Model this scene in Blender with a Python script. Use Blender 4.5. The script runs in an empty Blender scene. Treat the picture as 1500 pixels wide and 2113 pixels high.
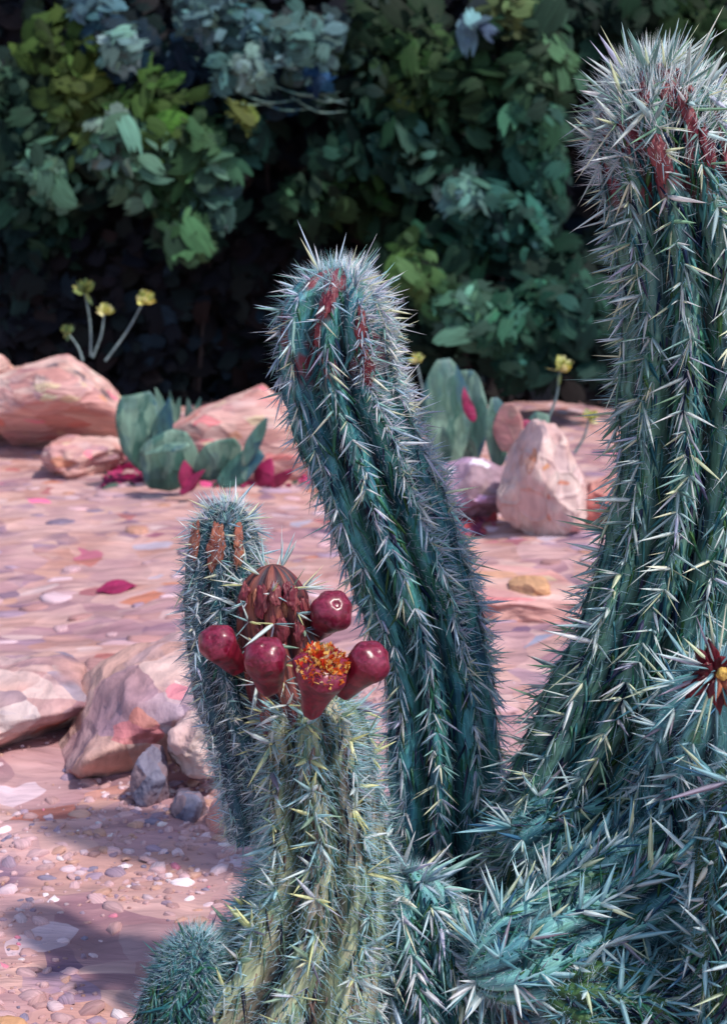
import bpy, math, random
import numpy as np
from mathutils import Vector

C = bpy.context.scene.collection
R = math.radians
PITCH, CAM_H, FPX = R(10.0), 1.0, 1056.5 / math.tan(R(20.0))

# ------------------------------------------------------------------ camera, sky, sun, exposure
cd = bpy.data.cameras.new('camera')
cam = bpy.data.objects.new('camera', cd); C.objects.link(cam)
cd.sensor_fit = 'VERTICAL'; cd.angle = R(40.0)
cd.clip_start = 0.02; cd.clip_end = 1000
cam.location = (0, 0, CAM_H); cam.rotation_euler = (R(90) - PITCH, 0, 0)
bpy.context.scene.camera = cam
cd.dof.use_dof = True; cd.dof.focus_distance = 1.95; cd.dof.aperture_fstop = 4.0

SUN_EL, SUN_AZ = R(58), R(126)          # azimuth measured clockwise from +Y (the view direction)
w = bpy.data.worlds.new('World'); bpy.context.scene.world = w; w.use_nodes = True
wn = w.node_tree; bgn = wn.nodes['Background']
sky = wn.nodes.new('ShaderNodeTexSky'); sky.sky_type = 'NISHITA'; sky.sun_disc = False
sky.sun_elevation = SUN_EL; sky.sun_rotation = SUN_AZ
wn.links.new(sky.outputs[0], bgn.inputs[0]); bgn.inputs[1].default_value = 0.15
sl = bpy.data.lights.new('sun', 'SUN'); sl.energy = 3.0; sl.angle = R(2.5); sl.color = (1.0, 0.93, 0.86)
so = bpy.data.objects.new('sun', sl); C.objects.link(so)
sdir = Vector((math.sin(SUN_AZ) * math.cos(SUN_EL), math.cos(SUN_AZ) * math.cos(SUN_EL), math.sin(SUN_EL)))
so.rotation_euler = sdir.to_track_quat('Z', 'Y').to_euler()
vs = bpy.context.scene.view_settings
vs.view_transform = 'Standard'; vs.look = 'None'; vs.gamma = 1; vs.use_curve_mapping = False
vs.exposure = 0.45
bpy.context.scene.cycles.max_bounces = 6
bpy.context.scene.cycles.diffuse_bounces = 3
bpy.context.scene.cycles.transparent_max_bounces = 6

# ------------------------------------------------------------------ helpers
rng = np.random.default_rng(11)

def at(px, py, d):
    """a direction of sight through the photograph's pixel, followed to depth y = d"""
    x = (px - 750) / FPX; v = (1056.5 - py) / FPX
    dy = math.cos(PITCH) + v * math.sin(PITCH); dz = -math.sin(PITCH) + v * math.cos(PITCH)
    return np.array([x / dy * d, d, CAM_H + dz / dy * d])

def ground_d(py):
    a = PITCH + math.atan((py - 1056.5) / FPX)
    return CAM_H / math.tan(a)

def rgb(r, g, b, k=1.0):
    f = lambda c: (c / 12.92 if c <= .04045 else ((c + .055) / 1.055) ** 2.4)
    return (f(r / 255) * k, f(g / 255) * k, f(b / 255) * k, 1.0)

def _h(ix, iy, iz, s):
    n = (ix * 73856093) ^ (iy * 19349663) ^ (iz * 83492791) ^ (s * 2654435761)
    n = (n ^ (n >> 13)) * 1274126177 & 0x7fffffff
    n = (n ^ (n >> 16)) & 0xffff
    return n / 65535.0

def vnoise(p, s=0):
    p = np.asarray(p, float); i = np.floor(p).astype(np.int64); f = p - i; f = f * f * (3 - 2 * f)
    r = 0
    for dx in (0, 1):
        for dy in (0, 1):
            for dz in (0, 1):
                wgt = (f[:, 0] if dx else 1 - f[:, 0]) * (f[:, 1] if dy else 1 - f[:, 1]) * (f[:, 2] if dz else 1 - f[:, 2])
                r = r + wgt * _h(i[:, 0] + dx, i[:, 1] + dy, i[:, 2] + dz, s)
    return r * 2 - 1

def fbm(p, s=0, o=4):
    r = 0; a = 1.0; p = np.asarray(p, float)
    for k in range(o):
        r = r + a * vnoise(p, s + k); p = p * 2.03 + 7.1; a *= .5
    return r

def make_mesh(name, V, F, mat, parent=None, smooth=True, col=None, uv=None):
    """F: (n,k) array of one face size, or list of such arrays"""
    me = bpy.data.meshes.new(name)
    Fs = F if isinstance(F, list) else [F]
    Fs = [f for f in Fs if len(f)]
    V = np.asarray(V, np.float32)
    loops = np.concatenate([f.reshape(-1) for f in Fs]).astype(np.int32)
    tot = np.concatenate([np.full(len(f), f.shape[1]) for f in Fs]).astype(np.int32)
    st = np.concatenate([[0], np.cumsum(tot)[:-1]]).astype(np.int32)
    me.vertices.add(len(V)); me.vertices.foreach_set('co', V.reshape(-1))
    me.loops.add(len(loops)); me.loops.foreach_set('vertex_index', loops)
    me.polygons.add(len(tot)); me.polygons.foreach_set('loop_start', st); me.polygons.foreach_set('loop_total', tot)
    me.polygons.foreach_set('use_smooth', np.full(len(tot), smooth))
    if uv is not None:
        l = me.uv_layers.new(name='UVMap'); l.data.foreach_set('uv', np.asarray(uv, np.float32)[loops].reshape(-1))
    if col is not None:
        a = me.color_attributes.new('Col', 'FLOAT_COLOR', 'POINT')
        a.data.foreach_set('color', np.asarray(col, np.float32).reshape(-1))
    me.update(calc_edges=True); me.validate()
    o = bpy.data.objects.new(name, me); C.objects.link(o)
    if mat: me.materials.append(mat)
    if parent: o.parent = parent
    return o

def tag(o, label=None, cat=None, group=None, kind=None):
    if label: o['label'] = label
    if cat: o['category'] = cat
    if group: o['group'] = group
    if kind: o['kind'] = kind
    return o

def thing(name, loc, label, cat, group=None):
    o = bpy.data.objects.new(name, None); C.objects.link(o); o.location = tuple(loc); o.empty_display_size = .05
    bpy.context.view_layer.update()
    return tag(o, label, cat, group)

def child(root, name, V, F, mat, **k):
    """a part: world vertices, stored relative to its thing's base"""
    V = np.asarray(V, float) - np.array(root.location)
    return make_mesh(name, V, F, mat, parent=root, **k)

# ------------------------------------------------------------------ painterly procedural materials
def nodes(name, rough=.6, spec=.35):
    m = bpy.data.materials.new(name); m.use_nodes = True
    nt = m.node_tree; b = nt.nodes['Principled BSDF']
    b.inputs['Roughness'].default_value = rough; b.inputs['Specular IOR Level'].default_value = spec
    return m, nt, b

def ramp(nt, cols, mode='LINEAR'):
    r = nt.nodes.new('ShaderNodeValToRGB'); cr = r.color_ramp; cr.interpolation = mode
    n = len(cols)
    while len(cr.elements) < n: cr.elements.new(.5)
    for i, c in enumerate(cols):
        if len(c) == 2: p, c = c
        else: p = i / max(1, n - 1)
        cr.elements[i].position = p; cr.elements[i].color = c
    return r

def mapping(nt, src, scale, rot=(0, 0, 0)):
    m = nt.nodes.new('ShaderNodeMapping'); m.inputs['Scale'].default_value = scale; m.inputs['Rotation'].default_value = rot
    nt.links.new(src, m.inputs[0]); return m.outputs[0]

def tex(nt, kind, src, scale, **kw):
    t = nt.nodes.new('ShaderNodeTex' + kind); nt.links.new(src, t.inputs['Vector']); t.inputs['Scale'].default_value = scale
    for k, v in kw.items():
        if k in t.inputs: t.inputs[k].default_value = v
        else: setattr(t, k, v)
    return t

def mix(nt, a, b, f, mode='MIX'):
    m = nt.nodes.new('ShaderNodeMix'); m.data_type = 'RGBA'; m.blend_type = mode
    for s, v in ((6, a), (7, b), (0, f)):
        if isinstance(v, (int, float)): m.inputs[s].default_value = v
        elif isinstance(v, tuple): m.inputs[s].default_value = v
        else: nt.links.new(v, m.inputs[s])
    return m.outputs[2]

def math_(nt, op, a, b=0.0, c=None):
    m = nt.nodes.new('ShaderNodeMath'); m.operation = op
    for i, v in enumerate((a, b, c)):
        if v is None: continue
        if isinstance(v, (int, float)): m.inputs[i].default_value = v
        else: nt.links.new(v, m.inputs[i])
    return m.outputs[0]

def bump(nt, b, h, strength, dist, prev=None):
    n = nt.nodes.new('ShaderNodeBump'); n.inputs['Strength'].default_value = strength; n.inputs['Distance'].default_value = dist
    nt.links.new(h, n.inputs['Height'])
    if prev: nt.links.new(prev, n.inputs['Normal'])
    nt.links.new(n.outputs[0], b.inputs['Normal']); return n.outputs[0]

def dab_mat(name, rough=.5, spec=.35, contrast=.35, freq=22, trans=0.0, bs=.5, dist=.004):
    """surface of leaves, spines and chips: own colour per piece with bristle-fine striation running along it"""
    m, nt, b = nodes(name, rough, spec)
    a = nt.nodes.new('ShaderNodeAttribute'); a.attribute_name = 'Col'
    uv = nt.nodes.new('ShaderNodeTexCoord').outputs['UV']
    n = tex(nt, 'Noise', mapping(nt, uv, (freq, 1.3, 1)), 1.0, Detail=3.0)
    lo, hi = 1 - contrast, 1 + contrast * 1.3
    r = ramp(nt, [(.3, (lo, lo, lo, 1)), (.7, (hi, hi, hi, 1))]); nt.links.new(n.outputs[0], r.inputs[0])
    c = mix(nt, a.outputs['Color'], r.outputs[0], 1.0, 'MULTIPLY')
    nt.links.new(c, b.inputs['Base Color'])
    bump(nt, b, n.outputs[0], bs, dist)
    if trans:
        t = nt.nodes.new('ShaderNodeBsdfTranslucent'); nt.links.new(c, t.inputs[0])
        ms = nt.nodes.new('ShaderNodeMixShader'); ms.inputs[0].default_value = trans
        nt.links.new(b.outputs[0], ms.inputs[1]); nt.links.new(t.outputs[0], ms.inputs[2])
        nt.links.new(ms.outputs[0], nt.nodes['Material Output'].inputs[0])
    return m

def stroke_mat(name, cols, cell=8.0, stretch=(1, 1, 1), rough=.55, spec=.3, coord='Object', bstretch=(4, 60, 60), bscale=1.0,
               accents=None, acc=.04, bs=.6, dist=.01, soft=.35, edge=.5):
    """patches of local colour like laid-on strokes, ridged edges, bristle-fine grain"""
    m, nt, b = nodes(name, rough, spec)
    co = nt.nodes.new('ShaderNodeTexCoord').outputs[coord]
    wn_ = tex(nt, 'Noise', co, cell * .8, Detail=3.0)
    off = nt.nodes.new('ShaderNodeVectorMath'); off.operation = 'MULTIPLY_ADD'
    nt.links.new(wn_.outputs['Color'], off.inputs[0]); k = .55 / cell; off.inputs[1].default_value = (k, k, k); nt.links.new(co, off.inputs[2])
    mp = mapping(nt, off.outputs[0], stretch)
    v = tex(nt, 'Voronoi', mp, cell)
    sep = nt.nodes.new('ShaderNodeSeparateColor'); nt.links.new(v.outputs['Color'], sep.inputs[0])
    big = tex(nt, 'Noise', co, cell * .22, Detail=4.0)
    f = math_(nt, 'ADD', math_(nt, 'MULTIPLY', sep.outputs[0], 1 - soft), math_(nt, 'MULTIPLY', big.outputs[0], soft))
    r = ramp(nt, cols); nt.links.new(f, r.inputs[0])
    c = r.outputs[0]
    v2 = tex(nt, 'Voronoi', mp, cell * 2.3)
    s2 = nt.nodes.new('ShaderNodeSeparateColor'); nt.links.new(v2.outputs['Color'], s2.inputs[0])
    r2 = ramp(nt, cols); nt.links.new(s2.outputs[1], r2.inputs[0])
    sel = ramp(nt, [(.45, (0, 0, 0, 1)), (.6, (.75, .75, .75, 1))]); nt.links.new(tex(nt, 'Noise', co, cell * .6).outputs[0], sel.inputs[0])
    c = mix(nt, c, r2.outputs[0], sel.outputs[0])
    if accents:
        ra = ramp(nt, accents); nt.links.new(s2.outputs[2], ra.inputs[0])
        fa = ramp(nt, [(1 - acc - .005, (0, 0, 0, 1)), (1 - acc, (.85, .85, .85, 1))]); nt.links.new(s2.outputs[0], fa.inputs[0])
        c = mix(nt, c, ra.outputs[0], fa.outputs[0])
    br = tex(nt, 'Noise', mapping(nt, off.outputs[0], bstretch), bscale, Detail=4.0)
    rb = ramp(nt, [(.3, (.74, .74, .76, 1)), (.7, (1.22, 1.22, 1.2, 1))]); nt.links.new(br.outputs[0], rb.inputs[0])
    c = mix(nt, c, rb.outputs[0], 1.0, 'MULTIPLY')
    nt.links.new(c, b.inputs['Base Color'])
    ed = tex(nt, 'Voronoi', mp, cell, feature='DISTANCE_TO_EDGE')
    re = ramp(nt, [(0, (1, 1, 1, 1)), (.12, (.2, .2, .2, 1)), (.6, (.5, .5, .5, 1))]); nt.links.new(ed.outputs['Distance'], re.inputs[0])
    h = math_(nt, 'ADD', math_(nt, 'MULTIPLY', re.outputs[0], edge), br.outputs[0])
    bump(nt, b, h, bs, dist)
    return m

M = {}
M['ground'] = stroke_mat('ground_soil', [rgb(80, 66, 98), rgb(112, 88, 118), rgb(176, 138, 142), rgb(152, 112, 122), rgb(198, 158, 154), rgb(170, 122, 112), rgb(208, 180, 180), rgb(190, 142, 126), rgb(140, 116, 144)],  # dark mauves put broad soft shadow bands into the soil colour
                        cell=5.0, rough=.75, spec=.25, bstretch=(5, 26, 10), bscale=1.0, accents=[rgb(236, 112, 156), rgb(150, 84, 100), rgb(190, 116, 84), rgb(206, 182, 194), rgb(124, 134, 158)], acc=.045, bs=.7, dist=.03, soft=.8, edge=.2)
M['rock'] = stroke_mat('pink_rock', [rgb(140, 96, 108), rgb(190, 138, 134), rgb(208, 168, 158), rgb(190, 134, 126), rgb(200, 148, 146), rgb(220, 192, 180), rgb(160, 120, 136)],
                      cell=7, stretch=(.6, .8, 1.7), rough=.65, bstretch=(5, 8, 46), accents=[rgb(226, 112, 148), rgb(196, 130, 104), rgb(216, 206, 170)], acc=.09, bs=.6, dist=.02)
M['rock_pale'] = stroke_mat('pale_rock', [rgb(160, 116, 118), rgb(214, 190, 182), rgb(198, 160, 156), rgb(208, 178, 176), rgb(184, 130, 110)],
                      cell=12, stretch=(1, .8, .8), rough=.6, bstretch=(30, 8, 9), accents=[rgb(196, 104, 92), rgb(206, 150, 104)], acc=.03, bs=.7, dist=.02)
M['rock_mauve'] = stroke_mat('mauve_rock', [rgb(120, 92, 110), rgb(150, 124, 130), rgb(186, 150, 180), rgb(132, 110, 104)],
                      cell=7, stretch=(.8, .8, 1.3), rough=.65, bstretch=(20, 8, 26), accents=[rgb(205, 150, 205)], acc=.1, bs=.6, dist=.02)
M['rock_red'] = stroke_mat('red_rock', [rgb(190, 110, 110), rgb(214, 140, 130), rgb(206, 150, 140), rgb(170, 100, 96)], cell=8, rough=.65, bstretch=(10, 8, 40), bs=.6, dist=.015)
M['rock_front'] = stroke_mat('lilac_rock', [rgb(110, 92, 112), rgb(168, 128, 134), rgb(206, 176, 172), rgb(186, 140, 128), rgb(150, 120, 142), rgb(222, 206, 198), rgb(118, 112, 140)],
                      cell=8, stretch=(.7, .7, 1.1), rough=.6, bstretch=(34, 20, 14), accents=[rgb(206, 116, 140), rgb(190, 120, 108), rgb(96, 110, 140)], acc=.06, bs=.7, dist=.014)
M['rock_cream'] = stroke_mat('cream_pink_rock', [rgb(178, 134, 146), rgb(214, 188, 192), rgb(226, 210, 212), rgb(204, 166, 164), rgb(196, 156, 170)], cell=16, rough=.6, bstretch=(14, 40, 14), accents=[rgb(224, 130, 156), rgb(204, 150, 110)], acc=.05, bs=.6, dist=.012)
M['ochre'] = stroke_mat('ochre_pistil', [rgb(190, 140, 60), rgb(214, 178, 90), rgb(150, 100, 50)], cell=200, rough=.6, bs=.4, dist=.002)
M['slate'] = stroke_mat('slate_stone', [rgb(86, 88, 108), rgb(112, 110, 132), rgb(140, 112, 116), rgb(96, 84, 100)], cell=16, rough=.6, bstretch=(40, 20, 40), bs=.6, dist=.01)
M['tan'] = stroke_mat('tan_stone', [rgb(186, 136, 98), rgb(198, 152, 116), rgb(176, 126, 100)], cell=16, rough=.6, bstretch=(60, 14, 30), bs=.6, dist=.006)
M['leaf'] = dab_mat('painted_leaf', rough=.6, spec=.12, contrast=.34, freq=13, trans=.18, bs=.5, dist=.008)
M['core'] = stroke_mat('shade_toned_foliage', [rgb(10, 12, 18), rgb(15, 20, 22), rgb(9, 9, 14), rgb(17, 16, 18)], cell=3, rough=.8, spec=.15, bstretch=(14, 14, 30), bs=.5, dist=.02)  # near-black tones carry the deep shade inside the hedge
M['spine'] = dab_mat('pale_spine', rough=.45, spec=.45, contrast=.22, freq=5, trans=.45, bs=.3, dist=.001)
M['chip'] = dab_mat('pebble', rough=.6, spec=.35, contrast=.2, freq=12, bs=.6, dist=.003)

def skin_mat(name, cols, groove, bs=.5, tip=None, lift=1.45):
    """cactus skin: streaks along the stem, darker purple in the furrows between ribs"""
    cols = [tuple(min(.6, q * lift) for q in c_[:3]) + (1,) for c_ in cols]
    m, nt, b = nodes(name, .5, .4)
    uv = nt.nodes.new('ShaderNodeTexCoord').outputs['UV']       # u counts ribs, v runs along the stem in metres
    n1 = tex(nt, 'Noise', mapping(nt, uv, (2.2, 9, 1)), 1.0, Detail=4.0, Distortion=.6)
    r = ramp(nt, cols); 
    st = nt.nodes.new('ShaderNodeMapRange'); st.inputs[1].default_value = .28; st.inputs[2].default_value = .72
    nt.links.new(n1.outputs[0], st.inputs[0]); nt.links.new(st.outputs[0], r.inputs[0])
    n2 = tex(nt, 'Noise', mapping(nt, uv, (16, 26, 1)), 1.0, Detail=3.0)
    rb = ramp(nt, [(.3, (.6, .6, .64, 1)), (.72, (1.5, 1.5, 1.45, 1))]); nt.links.new(n2.outputs[0], rb.inputs[0])
    c = mix(nt, r.outputs[0], rb.outputs[0], 1.0, 'MULTIPLY')
    sx = nt.nodes.new('ShaderNodeSeparateXYZ'); nt.links.new(uv, sx.inputs[0])
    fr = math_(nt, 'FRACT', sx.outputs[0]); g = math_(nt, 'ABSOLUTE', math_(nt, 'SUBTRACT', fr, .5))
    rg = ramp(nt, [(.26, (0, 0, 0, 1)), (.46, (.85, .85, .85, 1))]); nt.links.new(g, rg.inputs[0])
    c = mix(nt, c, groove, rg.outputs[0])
    if tip:                                              # reddish young tissue in streaks near the growing tip
        n3 = tex(nt, 'Noise', mapping(nt, uv, (1.6, 11, 1)), 1.0, Detail=3.0, Distortion=.5)
        f3 = ramp(nt, [(.50, (0, 0, 0, 1)), (.56, (1, 1, 1, 1))]); nt.links.new(n3.outputs[0], f3.inputs[0])
        fv = nt.nodes.new('ShaderNodeMapRange'); fv.inputs[1].default_value = tip[1]; fv.inputs[2].default_value = tip[1] * 1.35
        fv.inputs[3].default_value = 1; fv.inputs[4].default_value = 0; nt.links.new(sx.outputs[1], fv.inputs[0])
        rt_ = ramp(nt, [rgb(66, 18, 36), rgb(112, 44, 58), rgb(146, 96, 98)]); nt.links.new(n2.outputs[0], rt_.inputs[0])
        c = mix(nt, c, rt_.outputs[0], math_(nt, 'MULTIPLY', f3.outputs[0], fv.outputs[0]))
    nt.links.new(c, b.inputs['Base Color'])
    bump(nt, b, n2.outputs[0], bs, .006)
    return m

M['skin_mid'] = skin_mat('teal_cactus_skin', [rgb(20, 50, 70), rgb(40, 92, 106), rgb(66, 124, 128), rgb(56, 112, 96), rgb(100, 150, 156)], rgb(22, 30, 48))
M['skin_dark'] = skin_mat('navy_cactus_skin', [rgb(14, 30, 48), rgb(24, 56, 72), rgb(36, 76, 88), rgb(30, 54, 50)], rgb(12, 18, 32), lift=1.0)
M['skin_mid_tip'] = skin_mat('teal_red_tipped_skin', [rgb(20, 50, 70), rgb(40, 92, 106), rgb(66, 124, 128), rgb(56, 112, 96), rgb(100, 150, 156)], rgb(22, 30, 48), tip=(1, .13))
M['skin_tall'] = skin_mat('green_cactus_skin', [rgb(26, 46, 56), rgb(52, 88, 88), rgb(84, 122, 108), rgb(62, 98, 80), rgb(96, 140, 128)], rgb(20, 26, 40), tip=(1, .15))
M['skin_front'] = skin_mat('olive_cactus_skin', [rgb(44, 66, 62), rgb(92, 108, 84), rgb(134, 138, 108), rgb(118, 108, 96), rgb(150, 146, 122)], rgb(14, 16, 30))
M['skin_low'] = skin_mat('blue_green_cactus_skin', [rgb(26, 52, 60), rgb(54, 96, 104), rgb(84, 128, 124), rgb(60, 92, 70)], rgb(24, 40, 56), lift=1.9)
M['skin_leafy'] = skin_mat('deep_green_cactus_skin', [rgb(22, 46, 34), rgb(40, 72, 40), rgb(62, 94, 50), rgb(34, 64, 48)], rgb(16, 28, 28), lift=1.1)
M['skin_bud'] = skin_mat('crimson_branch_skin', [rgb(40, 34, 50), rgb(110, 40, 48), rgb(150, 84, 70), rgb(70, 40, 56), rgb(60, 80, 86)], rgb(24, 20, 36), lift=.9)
M['fruit'] = stroke_mat('crimson_fruit', [rgb(96, 10, 30), rgb(126, 18, 46), rgb(70, 6, 20), rgb(120, 22, 50)], cell=90, stretch=(1, 1, .5), rough=.34, spec=.45, bstretch=(200, 200, 60), bs=.25, dist=.0015, edge=.03)
M['fruit_cap'] = stroke_mat('pink_fruit_cap', [rgb(84, 9, 28), rgb(106, 16, 42), rgb(132, 44, 70), rgb(70, 8, 24)], cell=130, rough=.3, spec=.45, edge=.03, bstretch=(260, 260, 260), bs=.2, dist=.001)
M['pad'] = stroke_mat('teal_pad', [rgb(40, 70, 76), rgb(74, 112, 104), rgb(50, 86, 76), rgb(112, 140, 124), rgb(40, 76, 92), rgb(64, 98, 84)], cell=15, stretch=(1, 1, .35), rough=.5, bstretch=(50, 20, 8), bs=.6, dist=.01)
M['pad_crimson'] = stroke_mat('crimson_leaf', [rgb(120, 20, 60), rgb(150, 40, 84), rgb(90, 14, 44)], cell=14, rough=.5, bstretch=(30, 30, 30), bs=.5, dist=.006)
M['pad_pink'] = stroke_mat('pink_leaf', [rgb(190, 140, 140), rgb(176, 120, 116), rgb(150, 130, 120)], cell=14, rough=.5, bstretch=(14, 30, 40), bs=.5, dist=.006)
M['bud'] = stroke_mat('rusty_bud', [rgb(96, 44, 44), rgb(166, 104, 80), rgb(124, 60, 54), rgb(196, 136, 104)], cell=60, stretch=(1, 1, .4), rough=.45, bstretch=(200, 200, 40), bs=.5, dist=.003)
M['bud_red'] = stroke_mat('red_bud', [rgb(72, 18, 34), rgb(104, 32, 46), rgb(134, 70, 72), rgb(56, 12, 26)], cell=60, stretch=(1, 1, .4), rough=.4, bstretch=(200, 200, 40), bs=.5, dist=.003)
M['maroon'] = stroke_mat('maroon_bud', [rgb(44, 8, 20), rgb(74, 14, 28), rgb(112, 30, 40), rgb(34, 8, 20)], cell=60, stretch=(1, 1, .4), rough=.4, bstretch=(200, 200, 40), bs=.5, dist=.003)
M['petal'] = dab_mat('petal', rough=.5, contrast=.25, freq=8, trans=.25, bs=.4, dist=.002)

# ------------------------------------------------------------------ building blocks
def frames(n, d):
    """orthonormal frames: column 2 = n (outward), column 1 = d made perpendicular, column 0 = side"""
    n = n / np.linalg.norm(n, axis=1, keepdims=True)
    d = d - n * np.sum(n * d, 1, keepdims=True); d = d / (np.linalg.norm(d, axis=1, keepdims=True) + 1e-9)
    s = np.cross(d, n)
    return np.stack([s, d, n], axis=2)

def scatter(templates, loc, fr, scale, col):
    """many small pieces gathered into one mesh. templates: list of (V, F, UV)"""
    N = len(loc); pick = rng.integers(0, len(templates), N)
    Vs, Fs, Us, Cs = [], {}, [], []; base = 0
    for t, (tv, tf, tu) in enumerate(templates):
        idx = np.where(pick == t)[0]
        if not len(idx): continue
        v = tv[None] * scale[idx][:, None, :]
        v = np.einsum('nij,nkj->nki', fr[idx], v) + loc[idx][:, None, :]
        k = len(tv); Vs.append(v.reshape(-1, 3))
        Us.append((tu[None] + np.floor(rng.random((len(idx), 1, 2)) * 90)).reshape(-1, 2))
        Cs.append(np.repeat(col[idx], k, axis=0))
        for f in tf:
            ff = (f[None] + (base + np.arange(len(idx)) * k)[:, None, None]).reshape(-1, f.shape[1])
            Fs.setdefault(f.shape[1], []).append(ff)
        base += k * len(idx)
    V = np.concatenate(Vs); U = np.concatenate(Us); Cc = np.concatenate(Cs)
    return V, [np.concatenate(f) for f in Fs.values()], Cc, U

def dab_template(seed, ragged=.18, bend=.5, arc=.5, nu=7, nv=6, pw=.35):
    r = np.random.default_rng(seed)
    u = np.linspace(-1, 1, nu); v = np.linspace(0, 1, nv)
    end = r.uniform(-ragged, ragged * .4, nu); st = r.uniform(-ragged * .3, ragged * .5, nu)
    V, U = [], []
    for j, b in enumerate(v):
        wdt = (math.sin(math.pi * (.12 + .8 * b)) ** pw)
        for i, a in enumerate(u):
            rnd = (1 - abs(a) ** 2.5 * .25)
            y = (st[i] * (1 - b) + (1 + end[i]) * b) * rnd + (1 - rnd) * .5
            x = a * wdt * .5; yy = y - .5
            ax = x + arc * (yy * yy) * 1.2
            V.append((ax, yy * (1 - .3 * arc * x), -bend * (yy * yy + .6 * x * x))); U.append(((a + 1) / 2, b))
    F = [(j * nu + i, j * nu + i + 1, (j + 1) * nu + i + 1, (j + 1) * nu + i) for j in range(nv - 1) for i in range(nu - 1)]
    return np.array(V), [np.array(F)], np.array(U)

DABS = [dab_template(s, .34, .3, [-.9, .7, 0, .4, -.4, 1.1][s % 6], nu=9, nv=7, pw=[.2, .32, .15][s % 3]) for s in range(10)]
LEAVES = [dab_template(s + 20, .02, .35, [.3, -.3, 0][s % 3], nu=5, nv=6, pw=1.0) for s in range(3)]

def blade_template(seed):
    """a spine: thick three-sided needle swelling in the middle, along +z (outward axis is +z here)"""
    r = np.random.default_rng(seed); V, U = [], []
    prof = [(0, .35), (.18, .95), (.5, .8), (.8, .35)]; bx = r.uniform(-.12, .12)
    for t, q in prof:
        for k in range(3):
            a = 2 * math.pi * k / 3 + .5
            V.append((math.cos(a) * q, math.sin(a) * q * .55, t)); U.append((k / 3, t))
    V.append((0, 0, 1)); U.append((.5, 1))
    V = np.array(V); V[:, 0] += 0
    T, Q = [], []
    for j in range(3):
        for k in range(3): Q.append((j * 3 + k, j * 3 + (k + 1) % 3, j * 3 + 3 + (k + 1) % 3, j * 3 + 3 + k))
    for k in range(3): T.append((9 + k, 9 + (k + 1) % 3, 12))
    return V, [np.array(Q), np.array(T)], np.array(U)
BLADES = [blade_template(0)]
HAIR = [(np.array([(-1, 0, 0), (1, 0, 0), (0, 1, 0), (.0, .3, 1.0)]), [np.array([(0, 1, 3), (1, 2, 3), (2, 0, 3)])], np.array([(0, 0), (.5, 0), (1, 0), (.5, 1)]))]

def dir_frames(d):
    """frames whose third axis is d, with a random turn about it"""
    d = d / np.linalg.norm(d, axis=1, keepdims=True)
    q = rng.normal(size=d.shape); return frames(d, q)

def catmull(P, n):
    P = np.asarray(P, float); P = np.vstack([2 * P[0] - P[1], P, 2 * P[-1] - P[-2]]); out = []
    m = len(P) - 3; ts = np.linspace(0, m - 1e-6, n)
    for t in ts:
        i = int(t); f = t - i; a, b, c, d = P[i:i + 4]
        out.append(.5 * ((2 * b) + (c - a) * f + (2 * a - 5 * b + 4 * c - d) * f * f + (3 * b - a - 3 * c + d) * f ** 3))
    return np.array(out)

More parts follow.
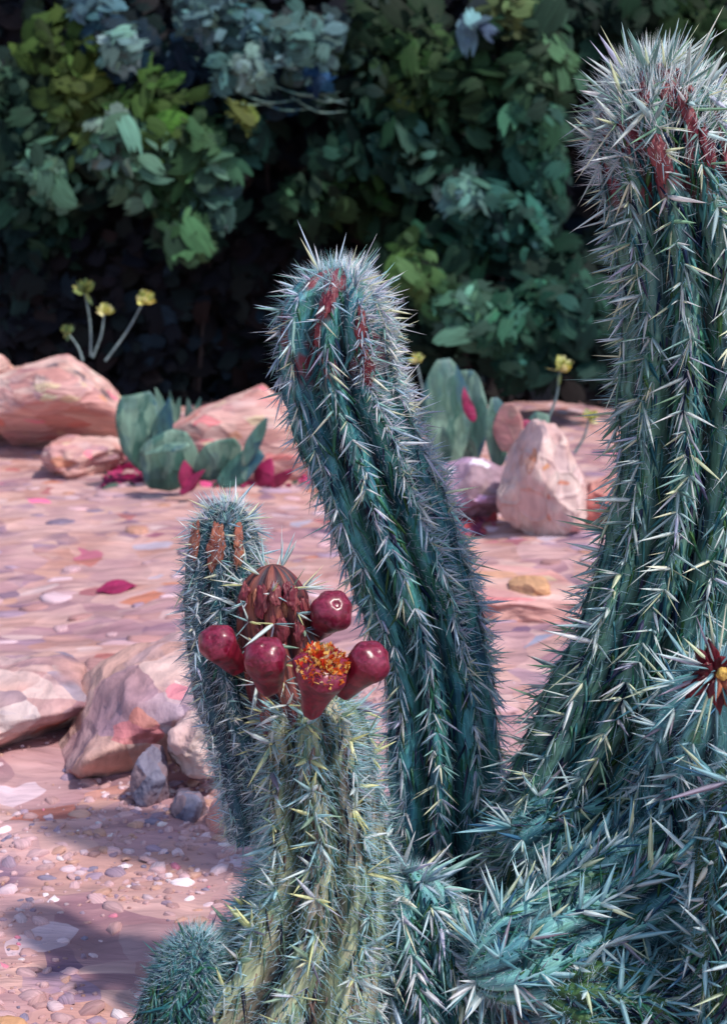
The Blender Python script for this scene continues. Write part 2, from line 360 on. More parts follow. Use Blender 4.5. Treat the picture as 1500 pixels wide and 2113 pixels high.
class Stem:
    """ribbed stem swept from tip (first point) to base; pts = (px, py, radius px, depth)"""
    def __init__(s, pts, ribs=10, rib=.16, twist=.0, seed=0, n=90, world=False):
        if world: ctrl = np.array(pts)
        else: ctrl = np.array([list(at(p[0], p[1], p[3])) + [p[2] / FPX * p[3]] for p in pts])
        Q = catmull(ctrl, n); P = Q[:, :3]; rad = Q[:, 3]
        seg = np.r_[0, np.cumsum(np.linalg.norm(np.diff(P, axis=0), axis=1))]
        L = np.linspace(0, 1, n) ** 1.35 * seg[-1]                     # rings closer together near the tip
        P = np.stack([np.interp(L, seg, P[:, k]) for k in range(3)], 1); rad = np.interp(L, seg, rad)
        r0 = rad[np.searchsorted(L, rad[0] * 1.0 + 1e-4)] if len(L) > 3 else rad[0]
        t = np.clip(L / (r0 * 1.15), 0, 1); rad = rad * np.sqrt(np.clip(1 - (1 - t) ** 2, 0, 1)) ; rad[0] = 1e-4
        T = np.gradient(P, axis=0); T /= np.linalg.norm(T, axis=1, keepdims=True)     # runs towards the base
        ref = np.array([0, -1.0, .15]); X = np.cross(T, ref); X /= np.linalg.norm(X, axis=1, keepdims=True)
        Y = np.cross(T, X)
        s.P, s.rad, s.T, s.X, s.Y, s.L, s.ribs, s.rib, s.twist, s.seed = P, rad, T, X, Y, L, ribs, rib, twist, seed
        s.n = n; s.len = L[-1]
    def surf(s, th, l):
        """points and normals at angle th (0..2pi) and distance l from the tip"""
        f = lambda A: np.stack([np.interp(l, s.L, A[:, k]) for k in range(3)], 1)
        P, X, Y, T = f(s.P), f(s.X), f(s.Y), f(s.T); r = np.interp(l, s.L, s.rad)
        rt = np.interp(np.clip(l / (2.2 * s.rad.max()), 0, 1), [0, 1], [.35, 1])
        prof = 1 + s.rib * rt * (2 * np.abs(np.cos((th - s.twist * l) * s.ribs / 2)) ** .8 - 1.3)
        prof += .05 * vnoise(np.stack([np.cos(th) * 2, np.sin(th) * 2, l * 14], 1), s.seed) + .05 * vnoise(np.stack([np.cos(th) * 7, np.sin(th) * 7, l * 45], 1), s.seed + 5)
        rr = r * prof; o = X * np.cos(th)[:, None] + Y * np.sin(th)[:, None]
        dr = np.interp(l, s.L, np.gradient(s.rad, s.L + np.arange(s.n) * 1e-9))
        nn = o - T * np.clip(dr, -3, 3)[:, None]; nn /= np.linalg.norm(nn, axis=1, keepdims=True)
        return P + o * rr[:, None], nn, T, o
    def body(s, root, mat, name='stem'):
        na = s.ribs * 10
        th = np.linspace(0, 2 * np.pi, na + 1); A, B = np.meshgrid(th, s.L)
        V, _, _, _ = s.surf(A.reshape(-1), B.reshape(-1))
        u = ((A - s.twist * B) * s.ribs / (2 * np.pi) + .5).reshape(-1); U = np.stack([u, B.reshape(-1)], 1)
        k = na + 1
        i, j = np.meshgrid(np.arange(na), np.arange(s.n - 1)); q = (j * k + i).reshape(-1)
        F = np.stack([q, q + 1, q + k + 1, q + k], 1)
        return child(root, name, V, F, mat, uv=U)
    def areoles(s, step, l0=0.004, l1=None, jit=.25):
        th, ls = [], []
        l1 = l1 or s.len
        for r in range(s.ribs):
            l = l0 + step * rng.random()
            while l < l1:
                th.append(2 * np.pi * r / s.ribs + s.twist * l + rng.normal() * .05); ls.append(l); l += step * (1 + rng.uniform(-jit, jit))
        return np.array(th), np.array(ls)

PAL_COOL = [(rgb(238, 243, 248), 5), (rgb(206, 224, 238), 4), (rgb(242, 245, 216), 1.8), (rgb(168, 198, 214), 2.6), (rgb(214, 212, 232), 1.4), (rgb(176, 220, 214), 3)]
PAL_TALL = [(rgb(234, 244, 240), 4.5), (rgb(190, 214, 216), 3.6), (rgb(238, 244, 212), 2.2), (rgb(136, 174, 168), 2.4), (rgb(208, 210, 226), .9), (rgb(150, 190, 160), 1.4)]
PAL_FRONT = [(rgb(230, 242, 240), 4), (rgb(186, 222, 226), 3), (rgb(242, 244, 190), 2.8), (rgb(172, 200, 176), 1.8), (rgb(140, 134, 156), .7), (rgb(216, 220, 230), 1.2)]
PAL_LOW = [(rgb(226, 244, 246), 4), (rgb(170, 214, 222), 4.4), (rgb(112, 170, 180), 2.6), (rgb(232, 242, 212), 1.4), (rgb(190, 180, 196), .7), (rgb(76, 130, 166), 1)]
PAL_FUZZ = [(rgb(160, 208, 220), 3), (rgb(196, 222, 234), 3.4), (rgb(124, 180, 184), 2), (rgb(224, 234, 244), 2), (rgb(150, 190, 160), .8)]
PAL_BODY = [(rgb(52, 120, 130), 3), (rgb(88, 156, 154), 3), (rgb(66, 134, 104), 2.6), (rgb(26, 52, 88), 2), (rgb(136, 180, 184), 2), (rgb(96, 96, 130), .5), (rgb(84, 130, 76), 1)]
PAL_BODYF = [(rgb(110, 120, 88), 3), (rgb(150, 150, 118), 2), (rgb(60, 100, 96), 2), (rgb(40, 44, 66), 2), (rgb(160, 130, 120), 1.4), (rgb(126, 160, 140), 1.6)]
def pal(P, n, jitter=.12):
    c = np.array([p[0] for p in P]); w_ = np.array([p[1] for p in P], float); k = rng.choice(len(P), n, p=w_ / w_.sum())
    out = c[k].copy(); out[:, :3] *= (1 + rng.normal(size=(n, 1)) * jitter).clip(.6, 1.4); return out.clip(0, .95)

def spines(s, root, palette, step=.022, per=7, ln=(.02, .045), wd=.0019, down=.7, l1=None, outw=.55, tipboost=1.3, name='spines', mask=None):
    th, ls = s.areoles(step, l1=l1)
    if mask is not None: k = mask(th, ls); th, ls = th[k], ls[k]
    th = np.repeat(th, per); ls = np.repeat(ls, per); n = len(th)
    p, nn, T, o = s.surf(th, ls)
    side = np.cross(T, o)
    a = rng.uniform(0, 2 * np.pi, n)
    tang = side * np.cos(a)[:, None] + T * (np.sin(a) * .8 + down)[:, None]
    near = np.clip(1 - ls / .08, 0, 1)
    lift = np.clip(rng.normal(outw, .28, n), .12, 1.4) + near * .6
    d = tang * (1 - .5 * near)[:, None] + nn * lift[:, None] * 1.1
    d /= np.linalg.norm(d, axis=1, keepdims=True)
    L = rng.uniform(ln[0], ln[1], n) * (1 + near * (tipboost - 1)); big = rng.random(n) < .12; L = L * np.where(big, 1.45, 1)
    W = wd * 1.6 * rng.uniform(.4, 1.35, n) * np.where(big, 1.3, 1)
    V, F, Cc, U = scatter(BLADES, p - nn * .002, dir_frames(d), np.stack([W, W, L], 1), pal(palette, n))
    o_ = child(root, name, V, F, M['spine'], col=Cc, uv=U); o_['kind'] = 'stuff'
    return o_

def strokes(s, root, palette, n=2500, ln=(.02, .055), wd=.003, l1=None, name='flattened_spines', mask=None, spread=.35):
    """broad old spines pressed flat along the ribs"""
    th = rng.uniform(0, 2 * np.pi, n); ls = rng.random(n) * (l1 or s.len)
    if mask is not None: k = mask(th, ls); th, ls = th[k], ls[k]; n = len(th)
    p, nn, T, o = s.surf(th, ls); side = np.cross(T, o)
    d = T + side * rng.normal(size=(n, 1)) * spread + nn * rng.uniform(.02, .16, (n, 1))
    fr = frames(d, nn)                                   # blade thin along the skin's normal
    fr = np.stack([fr[:, :, 0], fr[:, :, 1], fr[:, :, 2]], 2)
    L = rng.uniform(ln[0], ln[1], n); W = wd * rng.uniform(.4, 1.3, n)
    V, F, Cc, U = scatter(BLADES, p + nn * .001, fr, np.stack([W, W * .35, L], 1), pal(palette, n, .2))
    o_ = child(root, name, V, F, M['spine'], col=Cc, uv=U); o_['kind'] = 'stuff'
    return o_

def fuzz(s, root, palette, n=9000, ln=(.012, .028), wd=.0004, l1=None, name='fine_hairs', top=0.0, mask=None, down=.2):
    th = rng.uniform(0, 2 * np.pi, n); l1 = l1 or s.len
    ls = rng.random(n) ** (1 + top) * l1
    if mask is not None: k = mask(th, ls); th, ls = th[k], ls[k]; n = len(th)
    p, nn, T, o = s.surf(th, ls)
    d = nn + rng.normal(size=(n, 3)) * .3 + T * down
    L = rng.uniform(ln[0], ln[1], n); W = wd * rng.uniform(.6, 1.5, n)
    V, F, Cc, U = scatter(HAIR, p - nn * .001, dir_frames(d), np.stack([W, W, L], 1), pal(palette, n))
    o_ = child(root, name, V, F, M['spine'], col=Cc, uv=U); o_['kind'] = 'stuff'
    return o_

def blob(root, name, c, ax, r3, mat, seed=0, rough=.12, sub=28, point=.0):
    """closed lumpy ellipsoid: axes matrix ax (columns), radii r3"""
    a = np.linspace(0, np.pi, sub); b = np.linspace(0, 2 * np.pi, sub * 2 + 1)[:-1]
    A, B = np.meshgrid(a, b, indexing='ij')
    v = np.stack([np.sin(A) * np.cos(B), np.sin(A) * np.sin(B), np.cos(A)], -1).reshape(-1, 3)
    q = v * (1 + rough * fbm(v * 2.3 + seed * 3.1, seed))[:, None]
    if point: q[:, :2] *= (1 - point * np.clip(q[:, 2:3], 0, 1) ** 2)
    V = (q * np.array(r3)) @ np.array(ax).T + np.array(c)
    k = sub * 2; i, j = np.meshgrid(np.arange(k), np.arange(sub - 1)); p0 = j * k + i; p1 = j * k + (i + 1) % k
    F = np.stack([p0, p0 + k, p1 + k, p1], -1).reshape(-1, 4)
    U = np.stack([B.reshape(-1) / 6.28 * 3, A.reshape(-1)], 1)
    if root is None: return make_mesh(name, V, F, mat, uv=U)
    return child(root, name, V, F, mat, uv=U)

def basis(z, up=(0, 0, 1)):
    z = np.array(z, float); z /= np.linalg.norm(z); x = np.cross(up, z); x /= np.linalg.norm(x); y = np.cross(z, x)
    return np.stack([x, y, z], 1)

# ------------------------------------------------------------------ ground
def ground_z(x, y):
    p = np.stack([x, y, 0 * x], 1)
    near = np.exp(-((x * .12) ** 2 + ((y - 4) * .12) ** 2))
    z = .05 * fbm(p * .9, 3, 3) * near + .012 * fbm(p * 5, 9, 4) * near + .5 * fbm(p * .03, 21, 2) * (1 - near)
    return z - .02
def axis(lo, hi, n, far):
    a = np.linspace(lo, hi, n); s = (hi - lo) / n; g = [s]; e = []
    pos = 0
    while pos < far: s *= 1.35; pos += s; e.append(pos)
    e = np.array(e); return np.r_[(lo - e)[::-1], a, hi + e]
gx, gy = axis(-2.6, 2.6, 330, 300), axis(1.2, 9.5, 480, 300)
X_, Y_ = np.meshgrid(gx, gy); x_, y_ = X_.reshape(-1), Y_.reshape(-1)
V = np.stack([x_, y_, ground_z(x_, y_)], 1); k = len(gx)
i, j = np.meshgrid(np.arange(k - 1), np.arange(len(gy) - 1)); q = (j * k + i).reshape(-1)
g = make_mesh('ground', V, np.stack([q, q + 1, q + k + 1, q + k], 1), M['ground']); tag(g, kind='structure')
def gz(x, y): return float(ground_z(np.array([float(x)]), np.array([float(y)]))[0])

# ------------------------------------------------------------------ loose gravel and flakes on the ground
def chip_template(seed):
    r = np.random.default_rng(seed); n = 9; a = np.linspace(0, 2 * np.pi, n + 1)[:-1] + r.uniform(-.25, .25, n)
    rad = r.uniform(.7, 1.05, n); V = []; U = []
    for z, q in ((-.5, .95), (.1, 1.0), (.42, .72)):
        for t, rr in zip(a, rad): V.append((math.cos(t) * rr * q * .5, math.sin(t) * rr * q * .5, z + r.uniform(-.1, .1))); U.append((.5 + math.cos(t) * rr * q * .5, .5 + math.sin(t) * rr * q * .5))
    V.append((0, 0, .55)); U.append((.5, .5))
    Q = [(j * n + i, j * n + (i + 1) % n, (j + 1) * n + (i + 1) % n, (j + 1) * n + i) for j in range(2) for i in range(n)]
    T = [(2 * n + i, 2 * n + (i + 1) % n, 3 * n) for i in range(n)]
    return np.array(V), [np.array(Q), np.array(T)], np.array(U)
CHIPS = [chip_template(s) for s in range(7)]
PAL_CHIP = [(rgb(192, 154, 158), 5), (rgb(174, 134, 134), 4), (rgb(204, 176, 184), 2.5), (rgb(158, 132, 150), 2), (rgb(188, 144, 130), 2), (rgb(130, 118, 140), .8), (rgb(210, 124, 146), .3), (rgb(220, 204, 208), .5)]
PAL_FLAKE = [(rgb(188, 150, 156), 4), (rgb(172, 126, 124), 3), (rgb(204, 172, 180), 3), (rgb(160, 132, 150), 2.4), (rgb(184, 134, 116), 1.6), (rgb(126, 108, 128), 1)]
def lay(name, n, yr, xr, size, thick, palette, label, cat, clump=2.0, tilt=.12, tmpl=None, up=.15):
    y = yr[0] + (yr[1] - yr[0]) * rng.random(n); x = rng.uniform(xr[0], xr[1], n) * (y / yr[1] if clump else 1)
    dn = fbm(np.stack([x * clump, y * clump, 0 * x], 1), 31, 3); keep = dn > rng.uniform(-1.1, .5, n); x, y = x[keep], y[keep]; n = len(x)
    z = ground_z(x, y); s = rng.uniform(size[0], size[1], n) * rng.uniform(.5, 1, n)
    nn = np.stack([rng.normal(size=n) * tilt, rng.normal(size=n) * tilt, np.ones(n)], 1)
    d = np.stack([rng.normal(size=n) * 1.5, rng.normal(size=n) * .8, 0 * x], 1)
    sc = np.stack([s * rng.uniform(.5, .8, n), s, thick * s * rng.uniform(.6, 1.4, n)], 1)
    V, F, Cc, U = scatter(tmpl or CHIPS, np.stack([x, y, z + sc[:, 2] * up], 1), frames(nn, d), sc, pal(palette, n, .1))
    o = make_mesh(name, V, F, M['chip'], col=Cc, uv=U, smooth=True); return tag(o, label, cat, kind='stuff')
LUMPS = [dab_template(s_ + 40, .3, .55, [-.8, .7, .2, -.3][s_ % 4], nu=9, nv=7, pw=.3) for s_ in range(6)]
lay('gravel', 5200, (1.5, 2.75), (-1.3, .7), (.016, .055), .26, PAL_CHIP, 'rounded pink, lilac and white gravel half sunk in the near ground', 'gravel', 3.0, .3, None, -.05)
lay('fine_gravel', 9000, (1.5, 3.4), (-1.6, .9), (.006, .02), .4, PAL_CHIP, 'fine pink and grey grit sprinkled over the near ground', 'gravel', 3.0, .3)
lay('stone_flakes', 900, (2.6, 7.2), (-3.2, 2.2), (.06, .2), .12, PAL_FLAKE, 'low flat pink stones half sunk in the middle ground', 'stone flakes', 1.2, .03, None, -.15)

# ------------------------------------------------------------------ rocks
def rock(name, x0, x1, y0, y1, d, depth, mat, label, seed, cuts=(), rough=.10, sub=46, cat='rock', group='rocks on the pink ground', sink=.12, nrand=7, tilt=0, power=2.4, taper=0.0, lean=0.0, fly=False):
    cx, cy = (x0 + x1) / 2, (y0 + y1) / 2
    c = at(cx, cy, d); hx = (x1 - x0) / 2 / FPX * d; hz = (y1 - y0) / 2 / FPX * d * 1.02
    a = np.linspace(0, np.pi, sub); b = np.linspace(0, 2 * np.pi, sub * 2 + 1)[:-1]
    A, B = np.meshgrid(a, b, indexing='ij')
    v = np.stack([np.sin(A) * np.cos(B), np.sin(A) * np.sin(B), np.cos(A)], -1).reshape(-1, 3)
    v = v / (np.sum(np.abs(v) ** power, 1, keepdims=True) ** (1 / power))
    r = np.random.default_rng(seed)
    cl = [(np.array(n_, float), k) for n_, k in cuts]
    for _ in range(nrand):
        n_ = r.normal(size=3); cl.append((n_, r.uniform(.72, .95)))
    for n_, k in cl:
        n_ = n_ / np.linalg.norm(n_); over = np.clip(v @ n_ - k, 0, None); v = v - over[:, None] * n_ * .93
    v = v * (1 + rough * fbm(v * 2.2 + seed, seed, 3) + rough * .35 * fbm(v * 7 + seed, seed + 3, 3))[:, None]
    v[:, 0] *= 1 - taper * v[:, 2]; v[:, 0] += lean * v[:, 2]
    if tilt: ct, stn = math.cos(tilt), math.sin(tilt); v[:, [0, 2]] = np.stack([v[:, 0] * ct - v[:, 2] * stn, v[:, 0] * stn + v[:, 2] * ct], 1)
    V = v * np.array([hx, depth, hz]) + c
    k = sub * 2; i, j = np.meshgrid(np.arange(k), np.arange(sub - 1)); p0 = j * k + i; p1 = j * k + (i + 1) % k
    F = np.stack([p0, p0 + k, p1 + k, p1], -1).reshape(-1, 4)
    zb = V[:, 2].min(); g0 = gz(c[0], c[1])
    o = make_mesh(name, V - np.array([c[0], c[1], 0]), F, mat); o.location = (c[0], c[1], 0)
    if zb > g0 - .02 and not fly:                                   # let the foot of the rock sink into the soil
        o.location.z = g0 - .03 - zb
    return tag(o, label, cat, group)

rock('boulder', -60, 272, 690, 945, 7.3, .34, M['rock'], 'long pink and cream boulder with dark violet underside, far left below the yellow flowers', 4, cuts=[((.75, 0, .7), .72), ((0, -.6, -1), .22)], rough=.06, power=3.2, sink=0)
rock('boulder', -130, 45, 716, 900, 7.7, .3, M['rock'], 'pink boulder half hidden behind the long boulder, cut off by the left edge', 9)
rock('flat_rock', 95, 262, 900, 990, 6.75, .3, M['rock'], 'low pale pink rock between the long boulder and the broad-leaved plants', 12, power=3)
rock('boulder', 335, 700, 792, 1010, 6.55, .36, M['rock'], 'wide salmon pink peaked boulder behind the broad-leaved plants and curved cactus', 17, cuts=[((-.6, 0, .8), .68), ((.8, 0, .6), .66)], rough=.06, nrand=4)
rock('rock', 895, 1048, 908, 1042, 5.7, .2, M['rock_mauve'], 'small mauve rock with a lilac crest, left of the upright pale boulder', 21, rough=.08)
rock('boulder', 1030, 1222, 862, 1100, 5.3, .24, M['rock_pale'], 'upright cream boulder with a rusty left side, beside the tall cactus', 26, cuts=[((-.7, -.3, .4), .66), ((.85, 0, .4), .78), ((.2, -1, .25), .66), ((-.5, -.8, -.3), .62)], rough=.07, taper=.26, lean=-.1, nrand=4)
rock('rock', 1190, 1400, 965, 1110, 5.6, .22, M['rock_red'], 'coral red rock half hidden behind the tall cactus', 31)
rock('boulder', 118, 600, 1335, 1640, 2.88, .28, M['rock_front'], 'big rounded pink and lilac boulder left of the fruiting cactus', 35, cuts=[((-.85, -.35, .35), .8), ((.45, -.9, -.5), .5)], rough=.09, power=2.3, taper=.04, lean=.06, nrand=0)
rock('slab_rock', -190, 215, 1372, 1572, 2.97, .26, M['rock_front'], 'broad rock with a pale top and dark underside at the left edge', 38, cuts=[((.6, -.6, -.6), .5)], rough=.09, power=2.4, nrand=0)
rock('rock', 350, 500, 1476, 1590, 2.62, .08, M['rock_pale'], 'cream topped stone leaning on the front of the big rounded boulder', 41, power=3, fly=True)
rock('rock', 268, 352, 1500, 1640, 2.58, .05, M['slate'], 'upright slate blue stone at the foot of the big rounded boulder', 44)
rock('rock', 352, 436, 1560, 1640, 2.52, .05, M['slate'], 'small slate blue cobble under the cream topped stone', 47)
rock('rock', 425, 505, 1570, 1665, 2.47, .05, M['rock_red'], 'small rusty red stone next to the fruiting cactus stem', 50)
rock('flat_stone', -120, 70, 2010, 2110, 1.70, .05, M['tan'], 'low orange tan stone in the bottom left corner', 59, rough=.05, nrand=2)
rock('flat_stone', 925, 1200, 1172, 1262, 4.15, .3, M['rock'], 'wide flat pinkish slab under the yellow ochre stone', 68, power=4, nrand=3, rough=.05, cuts=[((0, 0, 1), .45)])
rock('flat_stone', 1050, 1132, 1196, 1226, 4.02, .085, M['tan'], 'flat yellow ochre stone on the pinkish slab between the two tall cacti', 65, power=5, nrand=2, fly=True, rough=.04)

# fallen red leaf
fl = thing('fallen_leaf', at(242, 1205, ground_d(1205)), 'dark crimson fallen leaf lying alone on the pink ground', 'leaf')
c0 = np.array(fl.location); c0[2] = gz(c0[0], c0[1]) + .02; fl.location = c0
V, F, U = dab_template(3, .05, .3, .2, pw=1.0)
V = V * np.array([.085, .13, .12]); ca, sa = math.cos(1.35), math.sin(1.35)
V = np.stack([V[:, 0] * ca + V[:, 1] * sa, -V[:, 0] * sa + V[:, 1] * ca, V[:, 2]], 1); V[:, 2] += V[:, 1] * .35
child(fl, 'leaf_blade', V + c0, F, M['pad_crimson'], uv=U)

# ------------------------------------------------------------------ hedge and shrubs behind
def foliage(root, blobs, sizes=(.10, .2), small=.5, name='foliage'):
    """blobs: (px, py, radius px, rgb, depth, count)"""
    L, N_, D_, S_, K_ = [], [], [], [], []
    for (px, py, rp, c, d, n) in blobs:
        rp *= 1.25; n = int(n * 1.9)
        ctr = at(px, py, d); r = rp / FPX * d
        p = rng.normal(size=(n, 3)); p /= np.linalg.norm(p, axis=1, keepdims=True); p *= (rng.random((n, 1)) ** .45)
        p = p * np.array([r, min(r, .45), r])
        L.append(p + ctr)
        nn = p / (r + 1e-6) * .6 + np.array([0.05, -1.0, .45]) + rng.normal(size=(n, 3)) * .38
        N_.append(nn); dd = rng.normal(size=(n, 3)); dd[:, 2] -= .6; D_.append(dd)
        s = rng.uniform(sizes[0], sizes[1], n) * 1.05; isS = rng.random(n) < small; s = np.where(isS, s * rng.uniform(.25, .6, n), s * rng.uniform(.7, 1.35, n))
        S_.append(np.stack([s * rng.uniform(.32, .75, n), s, s * .5], 1))
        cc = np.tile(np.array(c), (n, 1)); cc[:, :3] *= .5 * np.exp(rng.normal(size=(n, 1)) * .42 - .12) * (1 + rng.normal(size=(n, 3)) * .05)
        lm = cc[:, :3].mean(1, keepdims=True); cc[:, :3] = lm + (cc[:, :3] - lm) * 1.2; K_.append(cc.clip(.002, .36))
    k0 = len(L)
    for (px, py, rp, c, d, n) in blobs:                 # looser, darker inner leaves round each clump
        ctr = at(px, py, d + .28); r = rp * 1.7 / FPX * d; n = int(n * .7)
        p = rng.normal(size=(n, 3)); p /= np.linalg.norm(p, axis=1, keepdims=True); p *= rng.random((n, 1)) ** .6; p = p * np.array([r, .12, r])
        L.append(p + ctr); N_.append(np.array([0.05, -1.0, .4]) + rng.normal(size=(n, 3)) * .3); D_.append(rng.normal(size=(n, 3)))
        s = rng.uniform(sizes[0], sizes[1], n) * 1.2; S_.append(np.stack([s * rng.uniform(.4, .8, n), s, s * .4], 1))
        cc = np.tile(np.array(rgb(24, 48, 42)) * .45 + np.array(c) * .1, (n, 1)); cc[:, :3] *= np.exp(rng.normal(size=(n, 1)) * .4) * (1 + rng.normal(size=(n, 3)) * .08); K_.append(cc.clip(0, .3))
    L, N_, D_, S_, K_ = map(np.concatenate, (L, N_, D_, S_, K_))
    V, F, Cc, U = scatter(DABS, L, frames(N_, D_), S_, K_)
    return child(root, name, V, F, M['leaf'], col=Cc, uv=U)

def limbs(root, pts_list, name='branch', mat=None, r=.02):
    for pts in pts_list:
        s = Stem([list(p) + [rr] for p, rr in pts], ribs=5, rib=.1, world=True, n=24); s.body(root, mat or M['bark'], name)
M['bark'] = stroke_mat('dark_bark', [rgb(22, 20, 24), rgb(38, 34, 36), rgb(28, 26, 34)], cell=18, stretch=(1, 1, .3), bstretch=(60, 60, 10), bs=.6, dist=.01)
M['green_stem'] = stroke_mat('thin_flower_stem', [rgb(90, 110, 120), rgb(130, 150, 150), rgb(70, 90, 90)], cell=30, bstretch=(60, 60, 20), bs=.3, dist=.003)

# hedge shade put into colour: one closed lumpy mass with dark leaves over it
hd = thing('shade_dark_hedge', (0, 9.6, 0), 'dense hedge, deep shade put into its near black colour, filling the background behind all the shrubs', 'hedge')
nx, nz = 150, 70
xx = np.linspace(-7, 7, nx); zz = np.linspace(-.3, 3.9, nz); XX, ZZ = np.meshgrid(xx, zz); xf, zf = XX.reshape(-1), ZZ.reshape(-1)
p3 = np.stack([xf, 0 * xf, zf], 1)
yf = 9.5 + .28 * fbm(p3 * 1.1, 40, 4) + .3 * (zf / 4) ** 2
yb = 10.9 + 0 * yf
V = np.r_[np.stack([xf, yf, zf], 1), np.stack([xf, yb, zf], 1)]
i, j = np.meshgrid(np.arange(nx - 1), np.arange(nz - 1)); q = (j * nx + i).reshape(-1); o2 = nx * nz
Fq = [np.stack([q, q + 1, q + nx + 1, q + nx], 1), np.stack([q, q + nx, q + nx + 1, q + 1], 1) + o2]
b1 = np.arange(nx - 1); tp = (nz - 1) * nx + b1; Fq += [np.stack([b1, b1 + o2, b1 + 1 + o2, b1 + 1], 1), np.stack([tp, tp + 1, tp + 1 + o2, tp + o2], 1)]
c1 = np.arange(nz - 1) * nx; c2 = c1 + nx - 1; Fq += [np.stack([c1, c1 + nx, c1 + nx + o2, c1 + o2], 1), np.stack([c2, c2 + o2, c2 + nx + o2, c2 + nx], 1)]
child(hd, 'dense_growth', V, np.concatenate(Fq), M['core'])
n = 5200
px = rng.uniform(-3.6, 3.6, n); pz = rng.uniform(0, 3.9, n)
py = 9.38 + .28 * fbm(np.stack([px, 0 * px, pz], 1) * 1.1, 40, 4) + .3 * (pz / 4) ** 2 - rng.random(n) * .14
KD = [(rgb(15, 18, 27), 4), (rgb(20, 30, 32), 3), (rgb(12, 12, 18), 5), (rgb(26, 21, 23), 1.6), (rgb(20, 36, 48), 1)]  # leaf tones darkened to stand for deep shade
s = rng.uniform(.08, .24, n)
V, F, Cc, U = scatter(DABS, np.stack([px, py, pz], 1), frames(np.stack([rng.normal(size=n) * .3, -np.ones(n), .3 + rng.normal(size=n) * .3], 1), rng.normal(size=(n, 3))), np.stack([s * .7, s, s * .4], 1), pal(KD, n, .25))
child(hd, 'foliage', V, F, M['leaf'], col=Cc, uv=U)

def shrub(name, base_px, d, blobs, label, group='shrubs along the hedge', sizes=(.1, .2), small=.5, stems=3, cat='shrub'):
    b0 = at(base_px, 900, d); b0[2] = gz(b0[0], b0[1])
    r = thing(name, b0, label, cat, group)
    foliage(r, blobs, sizes, small)
    P = []
    for k in range(stems):
        t = blobs[(k * len(blobs)) // stems]; e = at(t[0], t[1], t[4] + .12); a = b0 + np.array([(k - 1) * .06, .15, -.03]); m_ = (a + e) / 2 + rng.normal(size=3) * .08
        e[1] += .45; m_[1] += .55; a[1] += .55; P.append([(e, .006), ((e + m_) / 2 + rng.normal(size=3) * .03, .009), (m_, .012), (a, .018)])
    limbs(r, P)
    return r

G = lambda r_, g_, b_: rgb(r_, g_, b_)  # paler clump colours put highlights into the leaves themselves
shrub('leafy_shrub', 120, 8.9, [(130, 130, 80, G(74, 96, 52), 8.9, 60), (40, 240, 90, G(64, 92, 74), 8.9, 60), (20, 330, 80, G(46, 74, 66), 9.0, 50), (190, 270, 70, G(96, 118, 74), 8.8, 50), (170, 190, 50, G(90, 112, 60), 8.8, 40),
      (120, 360, 60, G(104, 142, 122), 8.7, 36), (90, 440, 70, G(48, 78, 64), 9.0, 44), (60, 520, 60, G(30, 52, 50), 9.1, 30)], 'olive and grey green leafy shrub filling the upper left corner')
shrub('leafy_shrub', 360, 8.7, [(330, 245, 80, G(78, 108, 60), 8.7, 60), (270, 330, 75, G(112, 152, 130), 8.6, 60), (240, 300, 50, G(126, 150, 140), 8.6, 30), (410, 300, 60, G(74, 108, 74), 8.7, 50), (440, 350, 50, G(96, 134, 112), 8.65, 36), (370, 400, 60, G(60, 92, 64), 8.8, 44),
      (430, 430, 46, G(90, 126, 116), 8.7, 34), (385, 480, 42, G(92, 130, 96), 8.6, 30), (500, 270, 50, G(46, 78, 70), 8.8, 34), (500, 236, 13, G(120, 132, 76), 8.5, 8), (60, 620, 60, G(30, 48, 52), 9.1, 16), (120, 480, 46, G(34, 58, 50), 9.1, 18)], 'bright mid green shrub left of the curved cactus top, hanging over the black gap')
shrub('silvery_shrub', 300, 8.8, [(250, 105, 66, G(44, 66, 82), 8.85, 60), (248, 105, 34, G(148, 184, 178), 8.6, 44), (440, 20, 62, G(118, 154, 156), 8.7, 50), (190, 5, 50, G(96, 128, 140), 8.8, 22), (375, 130, 48, G(38, 58, 74), 8.85, 34), (410, 175, 44, G(36, 56, 70), 8.85, 28)],
      'blue grey shrub with one pale round leaf cluster, top left', sizes=(.08, .16))
shrub('silvery_shrub', 560, 8.8, [(510, 75, 52, G(92, 128, 134), 8.75, 44), (620, 105, 60, G(118, 154, 150), 8.6, 60), (520, 145, 32, G(150, 180, 172), 8.6, 30), (470, 155, 32, G(104, 142, 140), 8.65, 24), (680, 65, 30, G(120, 152, 160), 8.6, 18), (655, 170, 26, G(44, 76, 112), 8.55, 8), (560, 190, 50, G(44, 66, 78), 8.85, 20)],
      'pale blue green shrub with cloudy clusters, top centre', sizes=(.08, .16))
shrub('broad_leaved_shrub', 860, 8.6, [(800, 60, 90, G(42, 66, 44), 8.9, 60), (870, 140, 70, G(64, 92, 58), 8.7, 50), (960, 180, 70, G(52, 82, 56), 8.7, 50), (740, 200, 80, G(34, 60, 52), 8.9, 44), (850, 260, 70, G(46, 76, 56), 8.8, 44), (870, 330, 60, G(70, 104, 92), 8.7, 36),
      (780, 300, 60, G(40, 72, 62), 8.8, 34), (700, 330, 50, G(40, 70, 60), 8.8, 26), (640, 420, 50, G(52, 82, 62), 8.8, 26), (740, 400, 70, G(40, 62, 34), 8.9, 44), (970, 330, 70, G(40, 66, 52), 8.8, 44), (830, 470, 60, G(36, 62, 46), 8.9, 36)],
      'dark broad leaved green shrub behind and above the curved cactus top')
